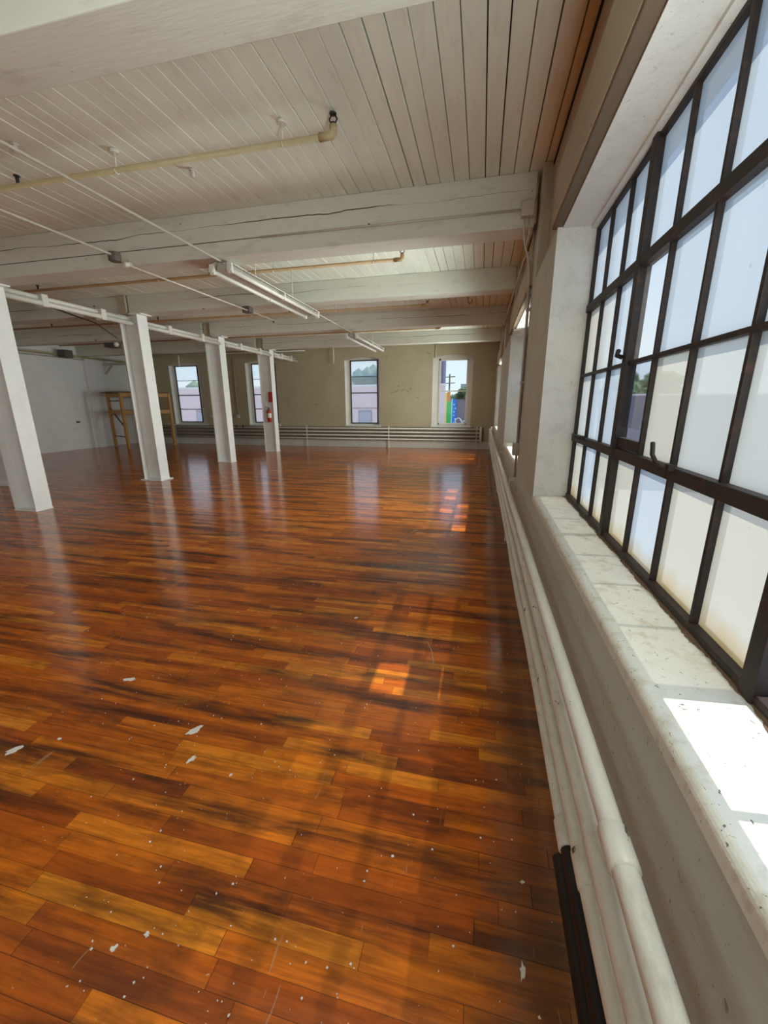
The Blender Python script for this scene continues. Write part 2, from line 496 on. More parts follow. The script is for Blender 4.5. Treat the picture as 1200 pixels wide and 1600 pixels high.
MB().box((XL - 0.3, YB - 0.3, -0.25), (0.9, YF + 0.4, 0.0), M['floor']).build('floor', **SL('orange brown varnished strip wood floor with dark stains', 'floor'))

# ceiling: painted boards running away from the camera, each a little off its neighbour
mb = MB()
x = XL - 0.1
while x < 0.80:
    wd = 0.133 + random.uniform(-0.008, 0.008)
    g = random.choice([0.003, 0.004, 0.005, 0.006, 0.008, 0.011]) if x > -2.2 else random.choice([0.0, 0.001, 0.002, 0.003])
    dz = random.uniform(0, 0.004)
    z0 = ZC + dz
    mb.prism([(x + g / 2, z0 + 0.003), (x + g / 2 + 0.003, z0), (x + wd - g / 2 - 0.003, z0), (x + wd - g / 2, z0 + 0.003), (x + wd - g / 2, z0 + 0.03), (x + g / 2, z0 + 0.03)], 'y', YB, YF + 0.1, M['board'])
    x += wd
mb.box((XL - 0.3, YB - 0.3, ZC + 0.034), (0.9, YF + 0.4, ZC + 0.25), M['dark'])
mb.build('ceiling', **SL('white painted board ceiling with dark gaps', 'ceiling'))

# right wall with its window bays
mb = MB()
mb.box((XR, YB, 0), (XO, YF + 0.3, ZS - 0.045), M['lowwall'])
ws = sorted(WINS)
edges = [YB] + [e for wd in ws for e in wd] + [YF + 0.3]
for a, b in zip(edges[0::2], edges[1::2]):
    # pier: interior face greyish paint, window reveals white
    vs = [(XR, a, ZS - 0.045), (XO, a, ZS - 0.045), (XO, b, ZS - 0.045), (XR, b, ZS - 0.045), (XR, a, ZH), (XO, a, ZH), (XO, b, ZH), (XR, b, ZH)]
    mb.faces(vs, [(3, 0, 4, 7)], M['pier'])
    mb.faces(vs, [(0, 1, 5, 4), (2, 3, 7, 6), (1, 2, 6, 5), (4, 5, 6, 7)], M['reveal'])
for wd in ws:
    mb.box((XG + 0.03, wd[0], ZS - 0.045), (XO, wd[1], ZS - 0.01), M['reveal'])
mb.box((0.50, YB, ZH), (XO, YF + 0.3, ZC + 0.2), M['upper'])
mb.build('wall_right', **SL('white painted side wall with deep steel window bays', 'wall'))
# soffit over the windows (white plaster) and the timber lintel that carries the wall
mb = MB()
for i, wd in enumerate(ws):
    mb.box((0.452, wd[0], ZH - 0.012), (0.625, wd[1], ZH + 0.001), M['reveal'])
    mb.box((0.625, wd[0], ZH - 0.03), (XG + 0.03, wd[1], ZH + 0.001), M['reveal'])
mb.build('trim_1', **SL('white plaster soffit over the side windows', 'trim'))
mb = MB()
for a_, b_ in ((YB, 3.24), (4.64, 7.64), (10.86, 13.44)):
    mb.box((0.388, a_, ZH + 0.012), (0.505, b_, 2.97), M['upper'])
    mb.box((0.392, a_, ZH - 0.004), (0.452, b_, ZH + 0.012), M['plate'])
mb.box((0.49, YB, ZC - 0.03), (0.53, YF, ZC - 0.001), M['dark'])
mb.build('trim_2', bevel=0.006, **SL('brown timber lintel along the top of the side wall', 'trim'))
mb = MB()
for yb in (4.37, 7.02, 9.67, 12.32):
    mb.box((XR - 0.003, yb, ZH - 0.02), (0.52, yb + 0.44, ZC), M['pier'])
mb.build('trim_3', bevel=0.006, **SL('short timber posts under the beam ends', 'trim'))

# far wall with four arched window openings
FW = [(-12.20, -10.70), (-8.82, -7.52), (-4.86, -3.56), (-1.69, -0.35)]
FZ0, FZ1, RISE = 0.78, 3.06, 0.10
mb = MB()
xs = [XL - 0.3] + [e for f in FW for e in f] + [0.9]
for a, b in zip(xs[0::2], xs[1::2]):
    mb.box((a, YF, 0), (b, YF + 0.35, ZC + 0.2), M['farwall'])
for a, b in FW:
    mb.box((a, YF, 0), (b, YF + 0.35, FZ0), M['farwall'])
    arc = [(a + (b - a) * i / 10, FZ1 + RISE * (1 - ((i - 5) / 5) ** 2)) for i in range(11)]
    mb.prism(arc + [(b, ZC + 0.2), (a, ZC + 0.2)], 'y', YF, YF + 0.35, M['farwall'])
wall_far = mb.build('wall_far', **SL('cream painted brick end wall with four windows', 'wall'))
MB().box((XL, YF - 0.025, 0), (XR, YF, 0.26), M['lowwall']).build('baseboard_far', bevel=0.006, **SL('grey painted plinth board along the end wall', 'baseboard'))

MB().box((-13.9, YF - 0.012, 0.27), (0.12, YF - 0.001, 0.75), M['pipe_shade']).build('trim_10', **SL('added dark panel for the shade behind the end wall heating pipes', 'trim'))  # shaded gaps between the pipes, painted as a thin dark panel
mb = MB()
rq = random.Random(5)
for (x_, z_) in ((-3.12, 1.93), (-2.95, 1.98), (-2.72, 2.02), (-2.55, 1.97), (-2.45, 2.05), (-2.88, 2.15), (-2.2, 1.75), (-6.0, 1.55), (-3.3, 3.12), (-1.85, 3.2)):
    a_ = rq.uniform(-0.8, 0.8); l_ = rq.uniform(0.03, 0.08)
    mb.bar((x_ - l_ * math.cos(a_), YF - 0.001, z_ - l_ * math.sin(a_)), (x_ + l_ * math.cos(a_), YF - 0.001, z_ + l_ * math.sin(a_)), 0.002, 0.014, M['darkbox'])
mb.build('scuff_marks', wall_far)
# left wall, its pilaster, the wall-top ledge
MB().box((XL - 0.3, YB, 0), (XL, YF, ZC + 0.2), M['leftwall']).build('wall_left', **SL('cool white side wall on the far side of the room', 'wall'))
MB().box((XL, 12.62, 0), (XL + 0.10, 13.0, 3.3), M['leftwall']).build('trim_4', bevel=0.005, **SL('white pilaster on the far left wall', 'trim'))
MB().box((XL, YB, 3.24), (XL + 0.05, YF, 3.30), M['conduit']).build('trim_5', bevel=0.01, **SL('ledge along the top of the left wall', 'trim'))

# back wall behind the photographer: brick with three tall openings added to let fill light in
mb = MB()
BW = [(-12.9, -9.9), (-9.1, -6.1), (-5.3, -2.3)]
xs = [XL - 0.3] + [e for f in BW for e in f] + [0.9]
for a, b in zip(xs[0::2], xs[1::2]):
    mb.box((a, YB - 0.3, 0), (b, YB, ZC + 0.2), M['farwall'])
for a, b in BW:
    mb.box((a, YB - 0.3, 0), (b, YB, 0.6), M['farwall'])
    mb.box((a, YB - 0.3, 2.95), (b, YB, ZC + 0.2), M['farwall'])
mb.build('wall_back', **SL('unseen cream brick back wall with added tall openings', 'wall'))

# ---------------------------------------------------------------- side windows (steel, many panes)
def side_window(name, y0, y1, label, pick, clear=(), slit=()):
    """steel window seen from the room: sections of 3, 4 and 3 panes, four rows high"""
    root = bpy.data.objects.new(name, None); C.objects.link(root)
    root.location = (XG, (y0 + y1) / 2, ZS); root['kind'] = 'structure'; root['label'] = label; root['category'] = 'window'
    L = y1 - y0
    f = [0, 0.101, 0.202, 0.302, 0.400, 0.500, 0.600, 0.698, 0.798, 0.899, 1.0]   # from the far side
    ys = [y1 - L * q for q in f]
    zs = [ZS, 1.31, 1.73, 2.155, ZH - 0.03]
    fr = MB()
    def v_bar(y, wd, dp, z0=ZS, z1=ZH - 0.02):
        fr.box((XG - dp, y - wd / 2, z0), (XG + 0.02, y + wd / 2, z1), M['rust'])
    def h_bar(z, ht, dp, a=y0, b=y1):
        fr.box((XG - dp, a, z - ht / 2), (XG + 0.02, b, z + ht / 2), M['rust'])
    for i, y in enumerate(ys):
        if i in (0, 10): v_bar(y + (-0.012 if i == 0 else 0.012), 0.03, 0.022)
        elif i in (3, 7): v_bar(y, 0.05, 0.036)
        else: v_bar(y, 0.017, 0.020)
    h_bar(ZS + 0.012, 0.03, 0.03); h_bar(ZH - 0.035, 0.03, 0.022)
    h_bar(zs[1], 0.046, 0.032); h_bar(zs[3], 0.046, 0.032); h_bar(zs[2], 0.018, 0.022)
    for c in ((3,) if name == 'window_1' else ()):   # bottom rails of the vents, standing slightly open
        fr.box((XG - 0.022, ys[c + 1], zs[1] + 0.03), (XG + 0.008, ys[c], zs[1] + 0.078), M['rust'])
    fr.build('frame', root, bevel=0.003)
    pn = MB()
    for c in range(10):
        a, b = ys[c + 1], ys[c]
        for r in range(4):
            z0, z1 = zs[r], zs[r + 1]
            if (c, r) in clear: continue
            if r == 1 and c in slit: z0 += 0.105
            pn.faces([(XG, a, z0), (XG, b, z0), (XG, b, z1), (XG, a, z1)], [(0, 1, 2, 3)], pick(c, r))
    pn.build('frosted_panes', root)
    return root, ys, zs

def pick_one(c, r):
    table = {  # far to near, bottom to top
        (0, 0): 'cream', (1, 0): 'blue', (2, 0): 'cream', (3, 0): 'cream', (4, 0): 'blue', (5, 0): 'cream', (6, 0): 'cream',
        (0, 1): 'white', (1, 1): 'blue', (2, 1): 'blue', (4, 1): 'cream', (5, 1): 'white', (6, 1): 'white',
        (0, 2): 'cream', (1, 2): 'white', (2, 2): 'blue', (3, 2): 'sun', (4, 2): 'blue', (5, 2): 'blue', (6, 2): 'blue'}
    return M[table.get((c, r), 'blue' if r == 3 else 'white') + '_pane']

win1, ys1, zs1 = side_window('window_1', *WINS[0], 'large steel window with frosted panes and one clear pane', pick_one,
                             clear={(3, 1), (7, 0), (8, 0), (8, 1), (9, 1)}, slit=())
g = MB(); g.box((XG - 0.002, ys1[4], zs1[1] + 0.125), (XG + 0.002, ys1[3], zs1[2]), M['slab'])
g.build('clear_pane', win1, label='one clear pane with a view of roofs and sky')
g = MB()
g.box((XG - 0.05, 1.545, 1.325), (XG - 0.03, 1.605, 1.345), M['rust'])
g.tube([(XG - 0.045, 1.575, 1.335), (XG - 0.07, 1.60, 1.345), (XG - 0.075, 1.63, 1.37), (XG - 0.07, 1.655, 1.41)], 0.008, M['rust'], 8)
g.build('latch_handle', win1, label='rusty curled latch handle')
g = MB(); g.tube([(XG - 0.03, 2.86, 1.325), (XG - 0.07, 2.87, 1.335), (XG - 0.075, 2.95, 1.35)], 0.008, M['rust'], 8)
g.box((XG - 0.05, 2.84, 1.32), (XG - 0.03, 2.89, 1.345), M['rust'])
g.build('latch_handle', win1, label='second small rusty latch near the far jamb')
g = MB(); g.tube([(XG - 0.035, 2.27, 1.76), (XG - 0.06, 2.27, 1.77), (XG - 0.06, 2.25, 1.79)], 0.011, M['darksteel'], 8)
g.build('hinge_pin', win1)

sun_patches_2 = {(0, 2), (2, 2), (4, 1), (5, 2), (6, 1), (8, 1)}
win2, ys2, zs2 = side_window('window_2', *WINS[1], 'second steel side window beyond the first pier',
                             lambda c, r: M['cream_pane'] if (c + r) % 3 else M['white_pane'], clear=sun_patches_2)
win3, ys3, zs3 = side_window('window_3', *WINS[2], 'third steel side window near the end wall',
                             lambda c, r: M['cream_pane'], clear={(1, 1), (5, 1)})

# sills with a rounded front edge
def sill(name, y0, y1, label):
    r = 0.024; poly = [(XG + 0.03, ZS - 0.05), (XR - 0.002, ZS - 0.05)]
    for i in range(7):
        a = math.pi - i * math.pi / 12
        poly.append((XR - 0.002 + r + r * math.cos(a), ZS - r + r * math.sin(a)))
    poly.append((XG + 0.03, ZS))
    mb = MB(); mb.prism(poly, 'y', y0, y1, M['sill'])
    o = mb.build(name, **SL(label, 'windowsill'))
    for p in o.data.polygons: p.use_smooth = False
    return o
sill('trim_6', -0.02, 3.215, 'dusty white sill under the nearest side window')
sill('trim_7', 4.66, 7.62, 'white sill of the second side window')
sill('trim_8', 10.88, 13.42, 'white sill of the third side window')
sill('trim_9', -3.92, -1.18, 'white sill of the added open bay just behind the camera')

# grime along the foot of the glazing
mb = MB()
n = 260
prev = None
rngs = [(0.03 + 3.17 * i / n) for i in range(n + 1)]
pts = [(y, 0.010 + 0.007 * math.sin(y * 9) * math.sin(y * 23 + 1) + random.random() * 0.006) for y in rngs]
for (ya, wa), (yb, wb) in zip(pts, pts[1:]):
    mb.faces([(XG - 0.028 - wa, ya, ZS + 0.0012), (XG - 0.028 - wb, yb, ZS + 0.0012), (XG - 0.02, yb, ZS + 0.004 + wb * .3), (XG - 0.02, ya, ZS + 0.004 + wa * .3)], [(0, 1, 2, 3)], M['wooddark'])
mb.build('dirt', kind='stuff', label='dark crumbly dirt along the foot of the nearest window', category='dirt')

# ---------------------------------------------------------------- end-wall windows
def end_window(i, xo, x0, x1, z0, z1, label, mats, dark=True, rails=()):
    root = bpy.data.objects.new('window_%d' % i, None); C.objects.link(root)
    root.location = ((x0 + x1) / 2, YF + 0.18, z0); root['kind'] = 'structure'; root['label'] = label; root['category'] = 'window'
    yw = YF + 0.18
    a, b = xo
    fm = M['darksteel'] if dark else M['white']
    # white infill between the masonry arch and the sash
    mb = MB()
    arc = [(a + (b - a) * j / 10, FZ1 + RISE * (1 - ((j - 5) / 5) ** 2)) for j in range(11)]
    mb.prism(arc[::-1] + [(a, z1), (b, z1)], 'y', yw + 0.005, yw + 0.05, M['white'])
    mb.box((a, yw + 0.005, FZ0), (x0, yw + 0.05, z1), M['white'])
    mb.box((x1, yw + 0.005, FZ0), (b, yw + 0.05, z1), M['white'])
    mb.box((x0, yw + 0.005, FZ0), (x1, yw + 0.05, z0), M['white'])
    # white lining of the reveal
    mb.box((a, YF + 0.002, FZ0), (a + 0.012, yw + 0.01, FZ1), M['reveal'])
    mb.box((b - 0.012, YF + 0.002, FZ0), (b, yw + 0.01, FZ1), M['reveal'])
    mb.build('surround', root)
    mb = MB(); mb.box((a - 0.03, YF - 0.03, FZ0 - 0.03), (b + 0.03, yw + 0.01, FZ0 + 0.012), M['reveal']); mb.build('window_sill', root, bevel=0.006)
    fr = MB(); t = 0.035 if dark else 0.055
    for (p, q) in (((x0, z0), (x0 + t, z1)), ((x1 - t, z0), (x1, z1)), ((x0, z0), (x1, z0 + t)), ((x0, z1 - t), (x1, z1))):
        fr.box((p[0], yw - 0.025, p[1]), (q[0], yw + 0.02, q[1]), fm)
    for z, h in rails:
        fr.box((x0, yw - 0.03, z - h / 2), (x1, yw + 0.02, z + h / 2), fm)
    fr.build('frame', root, bevel=0.004)
    pn = MB()
    zz = [z0 + t * .5] + [r[0] for r in rails] + [z1 - t * .5]
    for j, m in enumerate(mats):
        pn.faces([(x0 + .01, yw, zz[j]), (x1 - .01, yw, zz[j]), (x1 - .01, yw, zz[j + 1]), (x0 + .01, yw, zz[j + 1])], [(0, 1, 2, 3)], M[m])
    pn.build('glass_panes', root)
    return root
film = ['pink_pane', 'pink_pane', 'pale_pane', 'teal_pane']
end_window(5, FW[0], -12.06, -11.02, 0.86, 3.05, 'leftmost end wall window with dark sashes and bluish film behind the scaffold', film, True, [(1.38, .03), (1.92, .035), (2.48, .015)])
end_window(6, FW[1], -8.66, -7.66, 0.86, 3.05, 'end wall window with dark sashes half hidden by a column', film, True, [(1.38, .03), (1.92, .035), (2.48, .015)])
end_window(7, FW[2], -4.70, -3.67, 0.85, 3.06, 'end wall window with dark sashes and bluish film beside the clear one', film, True, [(1.40, .015), (1.94, .035), (2.50, .015)])
end_window(8, FW[3], -1.49, -0.50, 0.83, 3.02, 'end wall window with white sashes and clear glass', ['sheet', 'sheet'], False, [(1.97, .035)])

# ---------------------------------------------------------------- beams and columns
BY = [1.83, 4.50, 7.15, 9.80, 12.45]      # front faces of the ceiling beams
BX = [0, -6.64, -6.71, -6.85, -6.86]         # right spans start here, clear of the column heads
for i, y in enumerate(BY):
    zb = 3.14 if i == 0 else 3.25
    mb = MB()
    if i == 0:
        mb.box((XL, y, zb), (XR, y + 0.30, ZC), M['beam'])
    elif i == 1:
        mb.box((BX[i], y, 3.285), (XR - 0.04, y + 0.30, ZC), M['beam'])
        mb.box((BX[i], y, 3.13), (XR - 0.04, y + 0.30, 3.278), M['beam'])
        mb.box((BX[i] + 0.02, y + 0.01, 3.27), (XR - 0.05, y + 0.29, 3.29), M['dark'])
    else:
        mb.box((BX[i], y, zb), (XR - 0.01, y + 0.30, ZC), M['beam'])
    mb.build('ceiling_beam', bevel=0.006, **T('white timber ceiling beam ' + ['closest overhead with a blank face', 'with two stacked timbers and a junction box', 'at the far end of the nearest strip light', 'third past the camera, right of the columns', 'last on the right before the end wall'][i], 'beam', 'ceiling beams on the window side'))
    if i:
        mb = MB(); mb.box((XL, y, zb), (BX[i] - 0.25, y + 0.30, ZC), M['beam'])
        mb.build('ceiling_beam', bevel=0.006, **T('white timber beam between columns and left wall, ' + ['', 'nearest', 'second from the camera', 'third from the camera', 'farthest'][i], 'beam', 'ceiling beams beyond the columns'))

col_words = ['nearest white steel column, tall at the left picture edge', 'second white steel column standing on a wide base plate in front of the scaffold',
             'third white steel column between the two left end windows', 'farthest white steel column carrying the red extinguisher']
col_y = [4.52, 7.12, 9.87, 12.52]
col_x = [-6.45, -6.52, -6.66, -6.67]
for i, y in enumerate(col_y):
    x0, x1, d = col_x[i] - 0.42, col_x[i], 0.25
    zt = 3.13 if i == 0 else 3.25
    c = thing('steel_column', col_words[i], 'column', (col_x[i] - 0.21, y + d / 2, 0), 'row of white steel columns')
    mb = MB()
    mb.box((x1 - 0.022, y, 0.02), (x1, y + d, zt - 0.02), M['column'])
    mb.box((x0, y, 0.02), (x0 + 0.022, y + d, zt), M['column'])
    mb.box((x0 + 0.022, y + d / 2 - 0.01, 0.02), (x1 - 0.022, y + d / 2 + 0.01, zt - 0.02), M['column'])
    mb.build('shaft', c, bevel=0.003)
    e = 0.05 if i == 1 else 0.006
    MB().box((x0 - e, y - e, 0), (x1 + e, y + d + e, 0.022), M['column']).build('base_plate', c, bevel=0.003)
    MB().box((x1 - 0.18, y - 0.015, zt - 0.02), (x1 + 0.10, y + d + 0.015, zt - 0.001), M['column']).build('cap_plate', c, bevel=0.003)
    MB().box((x0 + 0.012, y - 0.004, zt), (x0 + 0.20, y + d - 0.03, ZC), M['upper']).build('post_head', c)
c = thing('boxed_post', 'white boxed post at the far left picture edge behind the nearest column', 'post', (-9.3, 6.15, 0))
MB().box((-9.46, 6.07, 0), (-9.12, 6.36, ZC), M['column']).build('shaft', c, bevel=0.006)
MB().box((-9.50, 5.97, 0), (-9.09, 6.33, 0.03), M['column']).build('base_plate', c, bevel=0.003)

# paired white rails running from column to column
segs = [(2.2, 4.50), (4.79, 7.10), (7.39, 9.85), (10.14, 12.50), (12.79, 14.4)]
sl = ['before the nearest column', 'between first and second columns', 'between second and third columns', 'between third and fourth columns', 'past the farthest column, ending free']
for (a, b), tx in zip(segs, sl):
    r = thing('paired_conduit', 'pair of thick white conduits high up ' + tx, 'conduit', (-6.66, (a + b) / 2, 3.10), 'paired conduits along the columns')
    MB().tube([(-6.69, a, 3.145), (-6.69, b, 3.145)], 0.036, M['white'], 12).build('conduit_tube', r)
    MB().tube([(-6.63, a, 3.062), (-6.63, b, 3.062)], 0.040, M['white'], 12).build('conduit_tube', r)
    for f in (0.28, 0.72):
        yy = a + (b - a) * f
        MB().box((-6.735, yy - 0.05, 3.012), (-6.582, yy + 0.05, 3.19), M['white']).build('coupling', r, bevel=0.01)

# ---------------------------------------------------------------- strip lights
def strip_light(y0, y1, label):
    X, Z = -2.97, 3.045
    r = thing('strip_light', label, 'light', (X, (y0 + y1) / 2, Z), 'fluorescent strip lights')
    mb = MB()
    mb.prism([(X - 0.07, Z - 0.01), (X + 0.07, Z - 0.01), (X + 0.06, Z + 0.07), (X - 0.06, Z + 0.07)], 'y', y0 + 0.06, y1 - 0.06, M['greybox'])
    mb.build('housing', r, bevel=0.004)
    for k, s in enumerate((-1, 1)):
        MB().tube([(X + s * 0.115, y0, Z - 0.02), (X + s * 0.115, y1, Z - 0.02)], 0.026, M['white'], 12).build('lamp_tube', r, label='unlit white tube')
        m2 = MB(); m2.prism([(X + s * 0.07, Z + 0.065), (X + s * 0.165, Z + 0.03), (X + s * 0.165, Z + 0.038), (X + s * 0.07, Z + 0.075)], 'y', y0 + 0.05, y1 - 0.05, M['white'])
        m2.build('reflector', r)
        for yy in (y0 + 0.02, (y0 + y1) / 2, y1 - 0.06):
            MB().box((X + s * 0.085, yy, Z - 0.055), (X + s * 0.145, yy + 0.035, Z + 0.05), M['white']).build('lamp_holder', r, bevel=0.004)
    for yy in (y0 + 0.80, y1 - 0.75):
        MB().tube([(X, yy, Z + 0.06), (X, yy, ZC)], 0.006, M['conduit'], 8).build('hanger_rod', r)
    return r
strip_light(4.55, 7.20, 'long fluorescent strip light with two bare tubes, nearest')
strip_light(9.45, 12.10, 'shorter looking fluorescent strip light near the end wall')

# thin conduits feeding the lights
def pipe(name, pts, r, mat, **props):
    return MB().tube(pts, r, mat, 10).build(name, **props)
for a, b, tx in ((-3.2, 4.6, 'running overhead to the near strip light'), (7.15, 9.5, 'between the two strip lights')):
    pipe('thin_conduit', [(-2.93, a, 3.105), (-2.94, b, 3.105)], 0.011, M['conduit'], **T('thin pale conduit ' + tx, 'conduit'))
r = thing('thin_conduit', 'thin pale conduit left of the strip lights with a junction box', 'conduit', (-4.0, 4.0, 3.12))
MB().tube([(-3.96, -3.0, 3.115), (-3.96, 4.09, 3.115)], 0.011, M['conduit'], 10).build('conduit_tube', r)
MB().tube([(-3.98, 4.35, 3.08), (-4.15, 8.2, 3.18)], 0.011, M['conduit'], 10).build('conduit_tube', r)
MB().tube([(-3.97, 4.15, 3.06), (-3.97, 4.15, 3.15)], 0.065, M['darkbox'], 8).build('junction_box', r, bevel=0.006, label='dusty dark octagonal box')
MB().tube([(-3.97, 4.25, 3.06), (-3.98, 4.36, 3.10)], 0.03, M['conduit'], 10).build('box_connector', r)
MB().box((-4.20, 7.0, 3.12), (-4.06, 7.14, 3.22), M['darkbox']).build('junction_box', r, bevel=0.006)

# ---------------------------------------------------------------- sprinkler pipes
for i, (y, mt) in enumerate(((3.35, 'yellowpipe'), (6.02, 'rustpipe'), (8.70, 'rustpipe'), (11.3, 'rustpipe'))):
    lab = ['yellowed sprinkler pipe under the nearest ceiling bay', 'rusty sprinkler pipe in the second ceiling bay behind the strip light end', 'rusty sprinkler pipe in the third ceiling bay', 'rusty sprinkler pipe in the last ceiling bay'][i]
    r = thing('sprinkler_pipe', lab, 'pipe', (-1.2, y, 3.44), 'sprinkler pipes across the bays')
    z = 3.43
    MB().tube([(-13.5, y, z), (-1.20, y, z)], 0.021, M[mt], 12).build('pipe_run', r)
    MB().tube([(-1.26, y, z), (-1.17, y, z), (-1.15, y, z + 0.02), (-1.15, y, z + 0.06)], 0.028, M[mt], 12).build('elbow', r)
    mb = MB()
    mb.tube([(-1.15, y, z + 0.05), (-1.15, y, z + 0.075)], 0.018, M['darksteel'], 10)
    for s in (-1, 1):
        mb.tube([(-1.15 + s * 0.014, y, z + 0.07), (-1.15 + s * 0.03, y, z + 0.095), (-1.15 + s * 0.008, y, z + 0.125)], 0.006, M['darksteel'], 8)
    mb.tube([(-1.15, y, z + 0.123), (-1.15, y, z + 0.13)], 0.026, M['darksteel'], 12)
    mb.build('sprinkler_head', r, label='dark sprinkler head')
    for hx in (-1.55, -3.05, -5.0, -8.5, -11.0):
        m2 = MB()
        m2.tube([(hx, y, z - 0.03), (hx, y, ZC)], 0.006, M['white'], 8)
        m2.tube([(hx, y - 0.028, z), (hx, y - 0.02, z - 0.02), (hx, y, z - 0.028), (hx, y + 0.02, z - 0.02), (hx, y + 0.028, z)], 0.005, M['white'], 6)
        m2.build('hanger', r)
        MB().tube([(hx, y, ZC - 0.022), (hx, y, ZC)], 0.035, M['white'], 14).build('ceiling_flange', r)
    for hx in (-4.1, -7.4, -10.5):
        m3 = MB(); m3.tube([(hx, y, z), (hx, y, z + 0.07)], 0.014, M['darksteel'], 8); m3.tube([(hx, y, z + 0.07), (hx, y, z + 0.08)], 0.025, M['darksteel'], 10)
        m3.build('sprinkler_head', r)
# small leftover stubs on the ceiling
for (x, y, tx) in ((-2.62, 3.75, 'small white capped stub hanging from the near ceiling'), (-3.75, 3.1, 'white capped stub on the ceiling above the yellow pipe')):
    r = thing('ceiling_stub', tx, 'fitting', (x, y, ZC))
    MB().tube([(x, y, ZC), (x, y, ZC - 0.06)], 0.018, M['white'], 10).build('stub', r)
    MB().tube([(x, y, ZC - 0.01), (x, y, ZC)], 0.03, M['white'], 12).build('flange', r)
pipe('hook', [(-0.37, 8.66, ZC), (-0.37, 8.66, 3.47), (-0.36, 8.66, 3.42), (-0.32, 8.66, 3.40), (-0.29, 8.66, 3.43), (-0.29, 8.66, 3.47)], 0.007, M['darksteel'], **T('dark bent hook hanging from the ceiling past the second beam', 'hook'))

# ---------------------------------------------------------------- heating pipes
HZ = [0.69, 0.565, 0.44, 0.315]
def bend(p, q, n=6):
    return [Vector(p).lerp(Vector(q), i / n) for i in range(n + 1)]
r = thing('pipe_radiator', 'stack of four chipped white heating pipes along the window wall', 'radiator', (0.313, 4.0, 0), None)
px = 0.313
for k, z in enumerate(HZ):
    y0 = -4.5 if k < 3 else 0.98
    pts = [(px + random.uniform(-.004, .004), y0 + (13.55 - y0) * i / 24, z + random.uniform(-.003, .003)) for i in range(25)]
    MB().tube(pts, 0.0245, M['pipe'], 16).build('heating_pipe', r)
MB().tube([(px, -4.5, HZ[3]), (px, 0.98, HZ[3])], 0.024, M['blackpipe'], 16).build('heating_pipe', r, label='bare black length of the lowest pipe')
MB().tube([(px, -4.5, HZ[3] - 0.12), (px, 1.02, HZ[3] - 0.12)], 0.024, M['blackpipe'], 16).build('heating_pipe', r, label='bare black pipe close to the floor')
for (z, y) in ((HZ[0], 0.69), (HZ[2], 0.82), (HZ[3], 1.00), (HZ[1], 5.6), (HZ[0], 4.9), (HZ[0], 8.2)):
    MB().tube([(px, y - 0.045, z), (px, y - 0.04, z), (px, y + 0.04, z), (px, y + 0.045, z)], [0.0255, 0.0295, 0.0295, 0.0255], M['pipe'], 16).build('coupling', r)
for y in (-1.0, 4.66, 7.4, 10.4, 13.2):
    m2 = MB()
    m2.box((px + 0.03, y - 0.02, 0.0), (px + 0.045, y + 0.02, 0.74), M['pipe'])
    m2.box((px + 0.03, y - 0.015, 0.715), (XR - 0.002, y + 0.015, 0.735), M['pipe'])
    for z in HZ: m2.box((px - 0.02, y - 0.012, z - 0.034), (px + 0.04, y + 0.012, z - 0.022), M['pipe'])
    m2.build('bracket', r)
mb = MB(); mb.tube([(px, 13.55, 0.22), (px, 13.55, 0.77)], 0.04, M['pipe'], 14); mb.build('manifold', r)
mb = MB(); mb.tube([(px + .03, 13.2, 0.85), (px + .03, 13.2, 0.0)], 0.03, M['pipe'], 14); mb.build('riser', r)

r = thing('pipe_radiator', 'four long horizontal heating pipes along the end wall', 'radiator', (-6, YF - 0.12, 0), None)
yr_ = YF - 0.11
for z in HZ:
    MB().tube([(-13.6, yr_, z), (0.0, yr_, z)], 0.0245, M['pipe'], 12).build('heating_pipe', r)
MB().tube([(0.02, yr_, 0.24), (0.02, yr_, 0.76)], 0.042, M['pipe'], 14).build('manifold', r)
for x in (-12.2, -9.6, -6.4, -3.22, -0.12):
    m2 = MB(); m2.box((x - 0.02, yr_ + 0.03, 0.0), (x + 0.02, yr_ + 0.045, 0.78), M['pipe'])
    for z in HZ: m2.box((x - 0.012, yr_ - 0.02, z - 0.036), (x + 0.012, YF - 0.025, z - 0.024), M['pipe'])
    m2.build('bracket', r)
for x in (-0.18, -0.10):
    MB().tube([(x, yr_, HZ[0]), (x, yr_, HZ[0] + 0.11)], 0.013, M['conduit'], 8).build('air_valve', r)
for x in (-9.35, -9.6, -9.05):
    MB().tube([(x, yr_ - 0.005, HZ[0] - 0.02), (x, yr_ - 0.005, HZ[0] + 0.08)], 0.03, M['darksteel'], 10).build('valve', r, label='dark valve body')

# ---------------------------------------------------------------- conduits and boxes on the walls
r = thing('wall_conduit', 'grey conduit with a switch box on the first pier edge', 'conduit', (0.39, 4.66, 0))
MB().tube([(0.40, 4.66, 3.2), (0.40, 4.665, 2.6), (0.402, 4.67, 0.75)], 0.013, M['greybox'], 10).build('conduit_tube', r)
MB().tube([(0.375, 4.64, 2.9), (0.39, 4.64, 2.5), (0.395, 4.645, 1.2)], 0.009, M['conduit'], 8).build('conduit_tube', r)
MB().box((0.355, 4.60, 1.0), (0.42, 4.72, 1.13), M['greybox']).build('switch_box', r, bevel=0.006)
for z in (1.75, 2.45): MB().box((0.38, 4.63, z), (0.42, 4.70, z + 0.02), M['greybox']).build('strap', r)
r = thing('junction_box', 'square painted junction box at the right end of the split beam', 'box', (0.32, 4.45, 3.27))
MB().box((0.255, 4.42, 3.20), (0.37, 4.50, 3.32), M['conduit']).build('box_body', r, bevel=0.006)
MB().box((0.26, 4.412, 3.205), (0.365, 4.42, 3.315), M['conduit']).build('cover', r, bevel=0.003)
